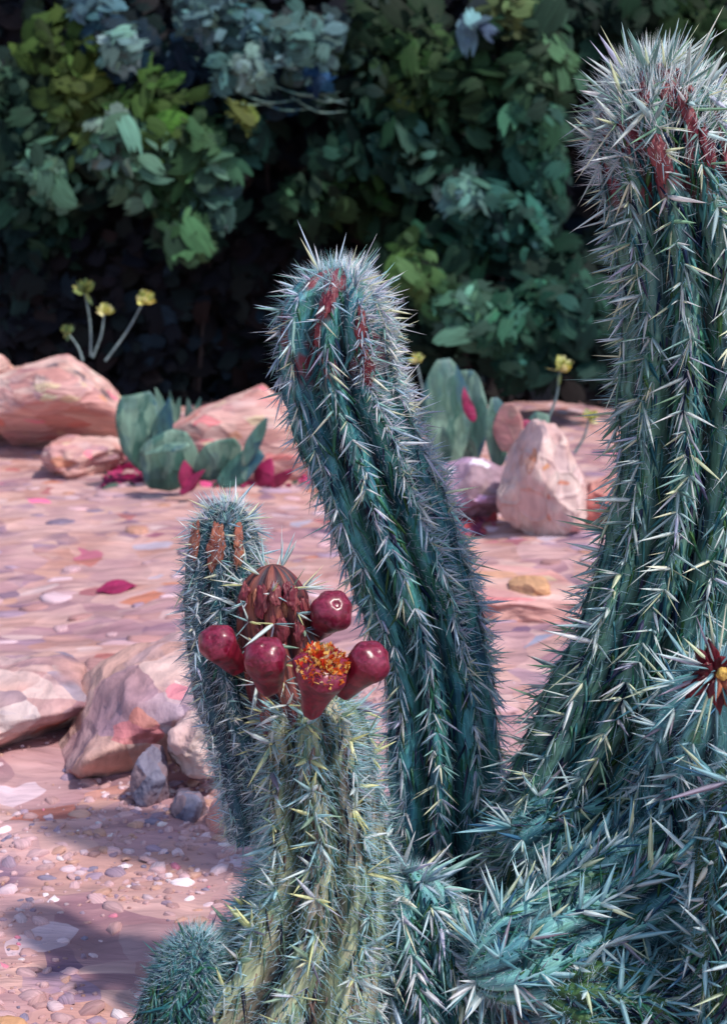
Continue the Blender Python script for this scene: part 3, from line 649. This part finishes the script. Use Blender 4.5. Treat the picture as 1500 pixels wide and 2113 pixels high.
shrub('broad_leaved_shrub', 1050, 8.4, [(1080, 60, 90, G(48, 76, 60), 8.7, 60), (1110, 160, 60, G(74, 104, 78), 8.5, 44), (1040, 20, 36, G(120, 142, 96), 8.5, 16), (975, 60, 28, G(120, 150, 170), 8.4, 6), (1100, 260, 50, G(76, 118, 98), 8.45, 40), (1110, 340, 50, G(60, 104, 88), 8.5, 36), (1010, 440, 60, G(66, 112, 100), 8.4, 44),
      (960, 400, 36, G(110, 148, 138), 8.3, 20), (1070, 480, 56, G(64, 108, 98), 8.4, 40), (1040, 250, 60, G(42, 70, 56), 8.7, 34), (930, 520, 60, G(48, 82, 64), 8.5, 40), (850, 540, 46, G(72, 102, 66), 8.5, 26), (1110, 430, 40, G(52, 88, 76), 8.5, 24)],
      'teal green drooping shrub left of the tall cactus')
shrub('low_shrub', 980, 8.0, [(960, 650, 52, G(98, 140, 118), 8.0, 50), (900, 610, 46, G(70, 106, 76), 8.1, 36), (1040, 670, 52, G(70, 116, 96), 8.05, 46), (1100, 620, 50, G(48, 88, 72), 8.1, 36), (1190, 650, 60, G(50, 84, 74), 8.1, 46), (1080, 730, 60, G(44, 78, 66), 8.1, 40), (860, 570, 40, G(92, 122, 80), 8.0, 20), (1230, 720, 50, G(34, 62, 56), 8.2, 30), (900, 700, 50, G(28, 50, 38), 8.2, 30)],
      'low teal green bush, lit look put into its leaf colour, between the curved cactus and the tall cactus')
shrub('background_shrub', 1400, 9.0, [(1350, 20, 110, G(34, 62, 44), 9.0, 90), (1470, 60, 110, G(46, 74, 44), 9.0, 80), (1230, 60, 80, G(30, 56, 46), 9.0, 60), (1420, 160, 80, G(36, 62, 44), 9.1, 50), (1500, 180, 50, G(84, 96, 48), 8.9, 20), (1250, 550, 60, G(28, 50, 46), 9.1, 24), (1180, 560, 60, G(30, 58, 50), 9.1, 24)], 'dark green shrub behind the tip of the tall cactus')

# narrow arching blades under the pale clusters
gr = thing('arching_grass', (at(600, 900, 8.3)[0], 8.3, 0), 'thin arching pale grass blades hanging below the pale blue clusters', 'grass tuft')
pts = []
for (xa, ya, xb, yb_, sag) in [(440, 188, 560, 214, 14), (480, 186, 620, 205, 16), (520, 200, 640, 225, 14), (600, 200, 715, 230, 16), (620, 190, 720, 205, 12), (560, 176, 700, 190, 14), (640, 172, 715, 215, 10)]:
    m_ = ((xa + xb) / 2, (ya + yb_) / 2 + sag)
    pts.append([(at(xa, ya, 8.6), .002), (at(m_[0], m_[1], 8.55), .006), (at(xb, yb_, 8.57), .002)])
limbs(gr, pts, 'grass_blade', M['pad'])

# ------------------------------------------------------------------ wild flowers
def wildflower(hx, hy, bx, by, d, size, label, openf=True, dark=False):
    b0 = at(bx, by, d)
    r = thing('wildflower', b0, label, 'flower', 'yellow wild flowers behind the rocks')
    e = at(hx, hy, d); m_ = (e + b0) / 2 + np.array([.012, 0, 0])
    s = Stem([list(e) + [.004], list(m_) + [.005], list(b0) + [.006]], ribs=5, rib=.05, world=True, n=20); s.body(r, M['green_stem'], 'flower_stem')
    sz = size / FPX * d; n = 26
    ax = (e - b0) / np.linalg.norm(e - b0)
    dr = rng.normal(size=(n, 3)) * .75 + ax * 1.0 + np.array([0, -.3, 0]); dr /= np.linalg.norm(dr, axis=1, keepdims=True)
    col = pal([(rgb(216, 216, 130), 3), (rgb(232, 232, 176), 3), (rgb(150, 166, 92), 2), (rgb(196, 184, 80), 1)] if not dark else [(rgb(120, 138, 80), 3), (rgb(90, 112, 76), 2), (rgb(160, 164, 96), 1)], n)
    nn = np.cross(dr, rng.normal(size=(n, 3)))
    V, F, Cc, U = scatter(LEAVES, e + dr * sz * .5, frames(nn, dr), np.tile([sz * .45, sz * 1.0, sz * .3], (n, 1)), col)
    child(r, 'flower_head', V, F, M['petal'], col=Cc, uv=U)
    return r
wildflower(176, 604, 188, 735, 7.15, 30, 'greenish round flower head on a straight stem, above the long boulder, second from left', dark=True)
wildflower(216, 648, 192, 738, 7.1, 24, 'small yellow green flower on a short stem over the long boulder, between two taller ones')
wildflower(296, 624, 218, 745, 7.05, 30, 'bright yellow flower on a long curved stem leaning right over the long boulder')
wildflower(142, 688, 172, 745, 7.1, 20, 'lowest leftmost yellow green bud leaning left over the long boulder', dark=True)
wildflower(860, 748, 880, 900, 6.6, 22, 'narrow yellow bud touching the left side of the prickly pear pad')
wildflower(1155, 766, 1128, 872, 6.0, 34, 'largest pale yellow flower above the upright cream boulder')
wildflower(1214, 864, 1185, 935, 5.9, 24, 'small yellow flower right of the upright cream boulder, near the tall cactus')

# ------------------------------------------------------------------ broad-leaved succulents and prickly pear
def thick_leaf(root, base, tip, width, mat, thick=.25, point=.75, side=None, name='leaf', bend=0.0, seed=0):
    base, tip = np.array(base), np.array(tip); L = np.linalg.norm(tip - base); z = (tip - base) / L
    x = np.array(side if side is not None else (1, 0, 0), float); x -= z * (x @ z); x /= np.linalg.norm(x); y = np.cross(z, x)
    nv, na = 22, 20; V = []; U = []
    for j in range(nv):
        t = j / (nv - 1); wd = math.sin(math.pi * min(1, t * (1 - point * .35) + .06 * (1 - t))) ** .6 if point < .4 else (math.sin(math.pi * (t ** .8) * .97 + .03) ** .8) * (1 - .35 * t)
        wd = max(wd, .02)
        for k in range(na):
            a = 2 * math.pi * k / na
            V.append(base + z * L * t + x * math.cos(a) * width / 2 * wd + y * math.sin(a) * width / 2 * wd * thick + y * bend * L * (t * t)); U.append((k / na, t))
    V = np.array(V); V += .01 * np.stack([vnoise(V * 12, seed), vnoise(V * 12, seed + 1), vnoise(V * 12, seed + 2)], 1)
    i, j = np.meshgrid(np.arange(na), np.arange(nv - 1)); q0 = j * na + i; q1 = j * na + (i + 1) % na
    F = np.stack([q0, q1, q1 + na, q0 + na], -1).reshape(-1, 4)
    caps = [np.arange(na)[::-1][None], (np.arange(na) + (nv - 1) * na)[None]]
    return child(root, name, V, [F] + caps, mat, uv=np.array(U))

def plant(name, bx, by, d, label, cat, leaves, group=None):
    b0 = at(bx, by, d); b0[2] = min(b0[2], gz(b0[0], b0[1])); r = thing(name, b0, label, cat, group)
    for k, (x0, y0, x1, y1, wpx, mt, pt, dd) in enumerate(leaves):
        thick_leaf(r, at(x0, y0, d + dd), at(x1, y1, d + dd), wpx / FPX * d, M[mt], point=pt, side=(1, .4 * (-1) ** k, 0), name='pad' if pt < .4 else 'leaf', seed=k, thick=.22)
    return r
gs = 'broad leaved plants in front of the salmon boulder'
plant('broad_leaved_plant', 300, 960, 6.2, 'upright teal plant with two pointed leaves beside the long boulder', 'plant',
      [(300, 965, 282, 812, 104, 'pad', .35, 0), (325, 955, 350, 822, 60, 'pad', .7, -.06), (300, 975, 345, 905, 70, 'pad', .2, -.09)], gs)
plant('broad_leaved_plant', 390, 1010, 5.9, 'low teal plant with round pad, pale leaf curling left and crimson leaves at its foot', 'plant',
      [(330, 1010, 372, 888, 128, 'pad', .1, 0), (392, 915, 298, 938, 34, 'pad', .8, -.1), (395, 1018, 384, 950, 44, 'pad_crimson', .6, -.12), (372, 1018, 420, 972, 30, 'pad_crimson', .6, -.14)], gs)
plant('broad_leaved_plant', 480, 1000, 5.8, 'teal plant with one pointed leaf raised beside the curved cactus, crimson leaves to its right', 'plant',
      [(415, 985, 492, 912, 96, 'pad', .1, 0), (455, 1005, 540, 930, 60, 'pad', .3, -.06), (500, 960, 552, 862, 44, 'pad', .8, -.1), (535, 1000, 560, 945, 56, 'pad_crimson', .4, -.02), (560, 1005, 605, 965, 40, 'pad_crimson', .4, .02)], gs)
plant('small_sapling', 345, 850, 7.2, 'small dark leafed plant behind the upright teal plant', 'plant', [(345, 890, 322, 798, 30, 'pad', .8, 0), (350, 890, 348, 806, 26, 'pad', .8, .03), (350, 890, 372, 820, 30, 'pad', .8, .0), (390, 880, 388, 820, 26, 'pad', .8, .0), (400, 880, 416, 818, 22, 'pad', .8, .02)])
pp = plant('prickly_pear', 930, 960, 6.2, 'tall rounded grey green prickly pear pad with a crimson scar behind the mauve rock', 'prickly pear',
      [(925, 960, 915, 742, 118, 'pad', .1, 0), (965, 955, 962, 765, 96, 'pad', .1, .12), (975, 870, 955, 800, 26, 'pad_crimson', .5, -.1)])
plant('prickly_pear', 1045, 960, 5.75, 'small prickly pear with pinkish pads at the back left of the upright cream boulder', 'prickly pear',
      [(1030, 960, 1018, 822, 56, 'pad', .1, .05), (1048, 930, 1052, 832, 64, 'pad_pink', .1, 0), (1075, 940, 1086, 868, 40, 'pad_crimson', .2, 0), (1090, 960, 1118, 850, 60, 'pad', .3, .12)])

# low pink and crimson leaves in the soil between the plants
def cover(x0, x1, y0, y1, n, palette, label):
    pxs, pys = rng.uniform(x0, x1, n), rng.uniform(y0, y1, n); loc = []
    for a_, b_ in zip(pxs, pys):
        q_ = at(a_, b_, ground_d(b_)); q_[2] = gz(q_[0], q_[1]) + .008; loc.append(q_)
    dd = rng.normal(size=(n, 3)) * .8; dd[:, 2] = np.abs(dd[:, 2]) * .5 + .1
    V, F, Cc, U = scatter(LEAVES, np.array(loc), frames(np.array([0, -.5, 1.0]) + rng.normal(size=(n, 3)) * .4, dd), np.tile([.035, .08, .03], (n, 1)) * rng.uniform(.5, 1.4, (n, 1)), pal(palette, n, .25))
    tag(make_mesh('ground_cover', V, F, M['leaf'], col=Cc, uv=U), label, 'ground cover', kind='stuff')
CR = [(rgb(120, 22, 62), 3), (rgb(156, 50, 92), 2), (rgb(84, 30, 60), 2), (rgb(206, 84, 130), .8), (rgb(70, 84, 76), 1)]
cover(215, 650, 958, 1018, 520, CR, 'low crimson ground cover at the foot of the broad leaved plants')
cover(915, 1020, 1030, 1085, 110, [(rgb(196, 88, 96), 3), (rgb(170, 96, 112), 2), (rgb(120, 60, 90), 1)], 'coral pink ground cover in front of the mauve rock')
# ------------------------------------------------------------------ cacti
def buds(s, root, spots, mat, ln=.03, wd=.009, name='bud', labels=None):
    for k, (th, l, sc) in enumerate(spots):
        p, nn, T, o = s.surf(np.array([th]), np.array([l])); 
        z = -T[0]; n_ = nn[0]; z = z - n_ * (z @ n_); z /= np.linalg.norm(z); x = np.cross(n_, z)
        blob(root, name, p[0] + n_ * .004, np.stack([x, n_, z], 1), (wd * sc * 1.1, wd * sc * .5, ln * sc * .9), M[mat], seed=k + int(l * 1e4) % 97, rough=.42, sub=20)

FRONT = -math.pi / 2                     # filled below: angle that faces the camera
def facing(s, l):
    th = np.linspace(0, 2 * np.pi, 73)[:-1]; p, nn, T, o = s.surf(th, np.full(72, l)); return th[np.argmin(o[:, 1])]
def toward(s, l, dirx):
    """angle at which the surface faces screen-left (-1) .. camera (0) .. screen-right (1)"""
    th = np.linspace(0, 2 * np.pi, 145)[:-1]; p, nn, T, o = s.surf(th, np.full(144, l)); v = np.array([dirx, -math.sqrt(max(0, 1 - dirx * dirx)), 0]); return th[np.argmax(o @ v)]

# curved middle cactus
mid = Stem([(703, 552, 92, 2.10), (694, 640, 98, 2.10), (694, 730, 101, 2.11), (712, 830, 101, 2.12), (752, 930, 102, 2.13), (794, 1040, 105, 2.14), (838, 1160, 105, 2.15), (880, 1290, 98, 2.16), (908, 1420, 96, 2.16), (918, 1560, 104, 2.15), (922, 1700, 104, 2.14), (926, 1860, 94, 2.13), (926, 1960, 80, 2.12)], ribs=9, rib=.27, seed=3, n=130)
rt = thing('column_cactus', mid.P[-1], 'dark teal column cactus curving right in the centre, rounded tip haloed by white spines', 'cactus', 'column cacti')
mid.body(rt, M['skin_mid_tip'])
spines(mid, rt, PAL_COOL, step=.025, per=6, ln=(.024, .052), wd=.0014, down=.9, outw=.66, tipboost=1.25)
fuzz(mid, rt, PAL_FUZZ, n=9000, ln=(.016, .036), wd=.0004, top=.35)
strokes(mid, rt, PAL_BODY, n=4200, wd=.0032)
rightside = lambda lo: (lambda th, ls: (mid.surf(th, ls)[3][:, 0] > lo))  # extra pale hair and spines build the sunlit right rim into the plant
fuzz(mid, rt, [(rgb(240, 238, 250), 3), (rgb(214, 214, 240), 2), (rgb(236, 240, 220), 1)], n=9000, ln=(.014, .034), wd=.0005, l1=mid.len * .5, name='rim_light_wool', top=.3, mask=rightside(.25), down=-.1)
spines(mid, rt, PAL_COOL, step=.012, per=6, ln=(.02, .045), wd=.0011, down=.2, outw=.9, l1=mid.len * .6, mask=rightside(.45), name='rim_light_spines')
buds(mid, rt, [(toward(mid, .05, -.15), .05, 1.0), (toward(mid, .08, -.3), .085, .8), (toward(mid, .07, .45), .075, 1.4), (toward(mid, .13, .5), .135, 1.5)], 'bud_red', ln=.02, wd=.006)

# tall right cactus
tall = Stem([(1338, 128, 93, 1.95), (1345, 190, 104, 1.95), (1368, 300, 117, 1.95), (1402, 450, 123, 1.96), (1424, 600, 123, 1.97), (1432, 800, 130, 1.98), (1422, 1000, 132, 1.98), (1396, 1150, 136, 1.98), (1350, 1300, 140, 1.97), (1292, 1450, 141, 1.96), (1222, 1600, 136, 1.96), (1150, 1750, 121, 1.97), (1110, 1900, 102, 1.98)], ribs=10, rib=.23, seed=7, n=150)
rt = thing('column_cactus', tall.P[-1], 'tallest green column cactus at the right edge with crimson streaks on its spiky tip', 'cactus', 'column cacti')
tall.body(rt, M['skin_tall'])
spines(tall, rt, PAL_TALL, step=.029, per=7, ln=(.028, .062), wd=.0017, down=.8, outw=.64, tipboost=1.15)
fuzz(tall, rt, PAL_FUZZ, n=11000, ln=(.016, .04), wd=.00045, top=.1)
strokes(tall, rt, PAL_BODY, n=6500, wd=.0038)
fuzz(tall, rt, [(rgb(240, 246, 246), 3), (rgb(220, 228, 236), 2)], n=2200, ln=(.02, .05), wd=.0006, l1=.14, name='crown_wool', down=-.5)
spines(tall, rt, PAL_TALL, step=.028, per=3, ln=(.035, .068), wd=.0028, down=-.3, outw=1.0, l1=.09, tipboost=1.1, name='crown_spines')
buds(tall, rt, [(toward(tall, .055, .1), .055, 1.1), (toward(tall, .085, .25), .085, 1.2), (toward(tall, .12, .45), .125, 1.2), (toward(tall, .15, .75), .16, 1.3), (toward(tall, .12, -.3), .12, 1.3), (toward(tall, .05, -.35), .05, .9), (toward(tall, .045, .5), .045, 1.0), (toward(tall, .09, -.55), .095, .8)], 'bud_red', ln=.022, wd=.007)

# front fruiting cactus: main stem and two side branches are one plant
frt = Stem([(645, 1405, 92, 1.76), (642, 1480, 104, 1.76), (648, 1600, 112, 1.76), (662, 1730, 116, 1.75), (655, 1860, 132, 1.73), (615, 2000, 160, 1.71), (570, 2130, 190, 1.70), (545, 2230, 190, 1.70)], ribs=8, rib=.26, seed=13, n=100)
brL = Stem([(470, 1035, 60, 1.84), (465, 1110, 66, 1.84), (458, 1210, 68, 1.83), (462, 1320, 70, 1.82), (482, 1430, 74, 1.81), (520, 1560, 80, 1.80), (560, 1720, 84, 1.78)], ribs=8, rib=.18, seed=15, n=80)
brC = Stem([(562, 1165, 62, 1.78), (566, 1240, 70, 1.78), (578, 1330, 74, 1.78), (600, 1430, 80, 1.77), (625, 1520, 84, 1.77)], ribs=8, rib=.2, seed=17, n=60)
rt = thing('fruiting_cactus', frt.P[-1], 'olive green front cactus crowned by a ring of crimson fruits, with two budding branches', 'cactus', 'column cacti')
frt.body(rt, M['skin_front'])
b1_ = brL.body(rt, M['skin_dark'], 'branch'); b2_ = brC.body(rt, M['skin_bud'], 'branch')
spines(frt, rt, PAL_FRONT, step=.036, per=9, ln=(.02, .046), wd=.002, down=.3, outw=.55, tipboost=1.0)
fuzz(frt, rt, PAL_FUZZ, n=13000, ln=(.018, .042), wd=.0005)
spines(brL, rt, PAL_COOL, step=.017, per=6, ln=(.012, .03), wd=.001, down=.4, outw=.6, tipboost=1.3)
fuzz(brL, rt, PAL_COOL, n=9000, ln=(.014, .03), wd=.0003)
spines(brC, rt, PAL_FRONT, step=.03, per=5, ln=(.022, .045), wd=.0014, down=.1, outw=.7, tipboost=1.4)
strokes(frt, rt, PAL_BODYF, n=2200, wd=.003)
strokes(brL, rt, PAL_BODY, n=350, wd=.002, ln=(.012, .03))
buds(brL, rt, [(toward(brL, .05, -.75), .055, 1.0), (toward(brL, .055, -.15), .06, 1.25), (toward(brL, .04, .45), .04, .7), (toward(brL, .065, .5), .068, .7)], 'bud', ln=.026, wd=.0075)
buds(brC, rt, [(toward(brC, .03, -.75), .035, .95), (toward(brC, .035, -.3), .04, 1.0), (toward(brC, .03, .15), .03, .8), (toward(brC, .035, .55), .035, 1.0), (toward(brC, .05, .85), .055, .9), (toward(brC, .075, .2), .075, .9), (toward(brC, .08, -.45), .085, .9), (toward(brC, .08, .6), .085, .8)], 'bud_red', ln=.019, wd=.0085)
buds(brC, rt, [(toward(brC, .035, -.5), .036, .7), (toward(brC, .05, .4), .05, .7)], 'bud', ln=.018, wd=.006)

def fruit(root, base, head, r, label=None, cap='fruit_cap', opened=False):
    base, head = np.array(base), np.array(head); L = np.linalg.norm(head - base); z = (head - base) / L; B_ = basis(z, (0.1, .2, 1))
    k_ = r / L; prof = [(0, .4), (.05, .62), (.2, .74), (.4, .8), (.62, .9), (.8, 1.04), (1.0, 1.12), (1 + .35 * k_, 1.08), (1 + .65 * k_, .92), (1 + .88 * k_, .66), (1 + .98 * k_, .38), (1 + .985 * k_, .22), (1 + .95 * k_, .12), (1 + .94 * k_, .02)]
    if opened: prof = [(0, .3), (.08, .46), (.35, .6), (.6, .78), (.78, .98), (.92, 1.12), (1.0, 1.14), (1.06, 1.05), (1.1, .9), (1.14, .6), (1.16, .02)]
    pts = catmull(np.array([(a * L, b * r, 0) for a, b in prof]), 44); na = 32
    th = np.linspace(0, 2 * np.pi, na + 1)[:-1]; V = []; U = []
    for j, (h, q, _) in enumerate(pts):
        for k, t in enumerate(th):
            q2 = max(q, .0004) * (1 + .05 * math.sin(3 * t + h * 60) + .04 * math.sin(7 * t))
            V.append(base + B_ @ np.array([math.cos(t) * q2, math.sin(t) * q2, h])); U.append((k / na, h / L))
    V = np.array(V); i, j = np.meshgrid(np.arange(na), np.arange(43)); q0 = j * na + i; q1 = j * na + (i + 1) % na
    F = np.stack([q0, q1, q1 + na, q0 + na], -1).reshape(-1, 4)
    cut = 24
    fb = child(root, 'fruit', V, F[: (cut - 1) * na], M['fruit'], uv=np.array(U))
    if label: fb['label'] = label
    me = child(root, 'cap', V, F[(cut - 1) * na:], M[cap], uv=np.array(U)); me.parent = fb
    return fb, B_, base, L
f = fruit
fruit(rt, at(492, 1375, 1.76), at(450, 1328, 1.70), 0.0216, 'leftmost crimson fruit pointing up left')
fruit(rt, at(556, 1420, 1.695), at(549, 1358, 1.655), 0.0235, 'crimson fruit facing forward, second from left')
fb, B_, bb, L_ = fruit(rt, at(642, 1472, 1.68), at(665, 1378, 1.63), 0.0294, 'open fruit with orange and yellow centre', opened=True)
fruit(rt, at(705, 1425, 1.69), at(760, 1366, 1.65), 0.0235, 'rightmost crimson fruit leaning right')
fruit(rt, at(655, 1300, 1.80), at(684, 1262, 1.75), 0.0244, 'topmost crimson fruit beside the budding branch')
n = 420                                            # stamens and torn petals inside the open fruit
a = rng.uniform(0, 2 * np.pi, n); q = np.sqrt(rng.random(n)) * .03
loc = np.array([bb + B_ @ np.array([math.cos(t) * r_, math.sin(t) * r_, L_ * 1.165 - r_ * r_ * 14]) for t, r_ in zip(a, q)])
dd = np.array([B_ @ np.array([math.cos(t) * r_ * 22, math.sin(t) * r_ * 22, 1.0]) for t, r_ in zip(a, q)]) + rng.normal(size=(n, 3)) * .3
V, F, Cc, U = scatter(LEAVES, loc, frames(np.cross(dd, rng.normal(size=(n, 3))), dd), np.tile([.008, .015, .006], (n, 1)) * rng.uniform(.6, 1.3, (n, 1)), pal([(rgb(226, 120, 50), 3), (rgb(236, 196, 110), 3), (rgb(200, 50, 40), 2), (rgb(240, 220, 170), 1)], n))
st_ = child(rt, 'stamens', V, F, M['petal'], col=Cc, uv=U); st_.parent = fb; st_['kind'] = 'stuff'

# low cacti filling the lower right
def low(name, pts, label, mat, palette, ribs=9, seed=1, step=.034, per=8, ln=(.026, .06), wd=.0024, down=.6, fz=6000, outw=.5):
    s = Stem(pts, ribs=ribs, rib=.2, seed=seed, n=80); r = thing(name, s.P[-1], label, 'cactus', 'low cactus stems')
    s.body(r, M[mat]); spines(s, r, palette, step=step, per=per, ln=ln, wd=wd, down=down, outw=outw, tipboost=1.2)
    strokes(s, r, PAL_BODY, n=1800, wd=.003, spread=.6)
    if fz: fuzz(s, r, PAL_FUZZ, n=fz, ln=(.01, .026), wd=.00035)
    return s, r
s, r = low('spiny_cactus', [(1478, 1400, 120, 1.74), (1484, 1470, 132, 1.78), (1478, 1580, 140, 1.82), (1450, 1720, 140, 1.84), (1420, 1880, 140, 1.84), (1400, 2050, 140, 1.84)], 'stout dark cactus at the right edge with crimson and yellow buds bursting at its tip', 'skin_low', PAL_LOW, seed=21, step=.03, per=8, ln=(.025, .06), wd=.0019)
bc = at(1480, 1385, 1.64)
for k in range(20):
    t = 2 * math.pi * (k * .381966) ; inner = k % 2
    dv = np.array([math.cos(t), -.35 - .5 * inner, math.sin(t) - .15]); dv /= np.linalg.norm(dv); ln_ = .048 if not inner else .034
    blob(r, 'bud_scale', bc + dv * ln_ * .55 + np.array([0, .012, -.004]), basis(dv), (.0085, .0085, ln_ * .5), M['bud' if k % 5 == 0 else 'maroon'], seed=k, rough=.22, sub=16, point=.7)
blob(r, 'flower_centre', bc + np.array([0, -.022, .003]), basis((0, -1, .3)), (.007, .007, .007), M['ochre'], seed=3, rough=.3, sub=14)
n = 54; dd = rng.normal(size=(n, 3)); dd[:, 1] = -np.abs(dd[:, 1]) * .6; dd /= np.linalg.norm(dd, axis=1, keepdims=True)
V, F, Cc, U = scatter(BLADES, np.tile(bc + np.array([0, .005, 0]), (n, 1)) + dd * .022, dir_frames(dd), np.stack([rng.uniform(.0014, .0036, n), rng.uniform(.0014, .0034, n), rng.uniform(.045, .08, n)], 1), pal(PAL_LOW, n))
st_ = child(r, 'burst_spines', V, F, M['spine'], col=Cc, uv=U); st_['kind'] = 'stuff'
low('spiny_cactus', [(965, 2015, 84, 1.68), (1040, 1985, 100, 1.69), (1150, 1925, 112, 1.72), (1270, 1860, 116, 1.76), (1400, 1780, 116, 1.80), (1540, 1700, 116, 1.84), (1600, 1660, 116, 1.86)], 'low cactus stem lying across the lower right, its tip pointing down left', 'skin_low', PAL_LOW, seed=23, per=8, down=.9)
low('spiny_cactus', [(1065, 1760, 70, 1.90), (1120, 1720, 84, 1.90), (1200, 1690, 92, 1.91), (1290, 1690, 96, 1.93), (1380, 1740, 100, 1.94), (1420, 1860, 100, 1.94)], 'blue green cactus arm in the dark gap between the tall cactus base and lying stem', 'skin_low', PAL_LOW, seed=25, per=8)
low('spiny_cactus', [(830, 1790, 80, 1.82), (845, 1860, 95, 1.80), (870, 1960, 105, 1.78), (900, 2060, 110, 1.76), (920, 2180, 110, 1.75)], 'pale teal cactus mound between the fruiting cactus and the lower right stems', 'skin_low', PAL_COOL, seed=27, step=.024, per=8, down=1.4, wd=.0026, ln=(.028, .06), outw=.35)
low('spiny_cactus', [(1120, 2040, 90, 1.66), (1180, 2060, 100, 1.66), (1290, 2080, 110, 1.67), (1420, 2100, 110, 1.68), (1560, 2110, 110, 1.68)], 'dark green cactus stem along the bottom edge at the right', 'skin_leafy', PAL_LOW, seed=29, step=.034, per=5, down=.5)
low('spiny_cactus', [(1545, 1560, 60, 1.62), (1530, 1660, 75, 1.62), (1515, 1800, 80, 1.62), (1510, 1950, 80, 1.62), (1500, 2100, 80, 1.62)], 'bright green cactus stem cut by the right edge near the bottom corner', 'skin_leafy', PAL_LOW, seed=31, step=.034, per=4, down=.3)
low('small_cactus', [(412, 1925, 62, 1.66), (400, 1990, 72, 1.66), (375, 2080, 80, 1.65), (355, 2190, 80, 1.65)], 'small dark blue cactus at the bottom, left of the fruiting cactus base', 'skin_dark', PAL_BODY, seed=33, step=.02, per=6, ln=(.008, .022), wd=.0009, fz=5000, outw=.6)
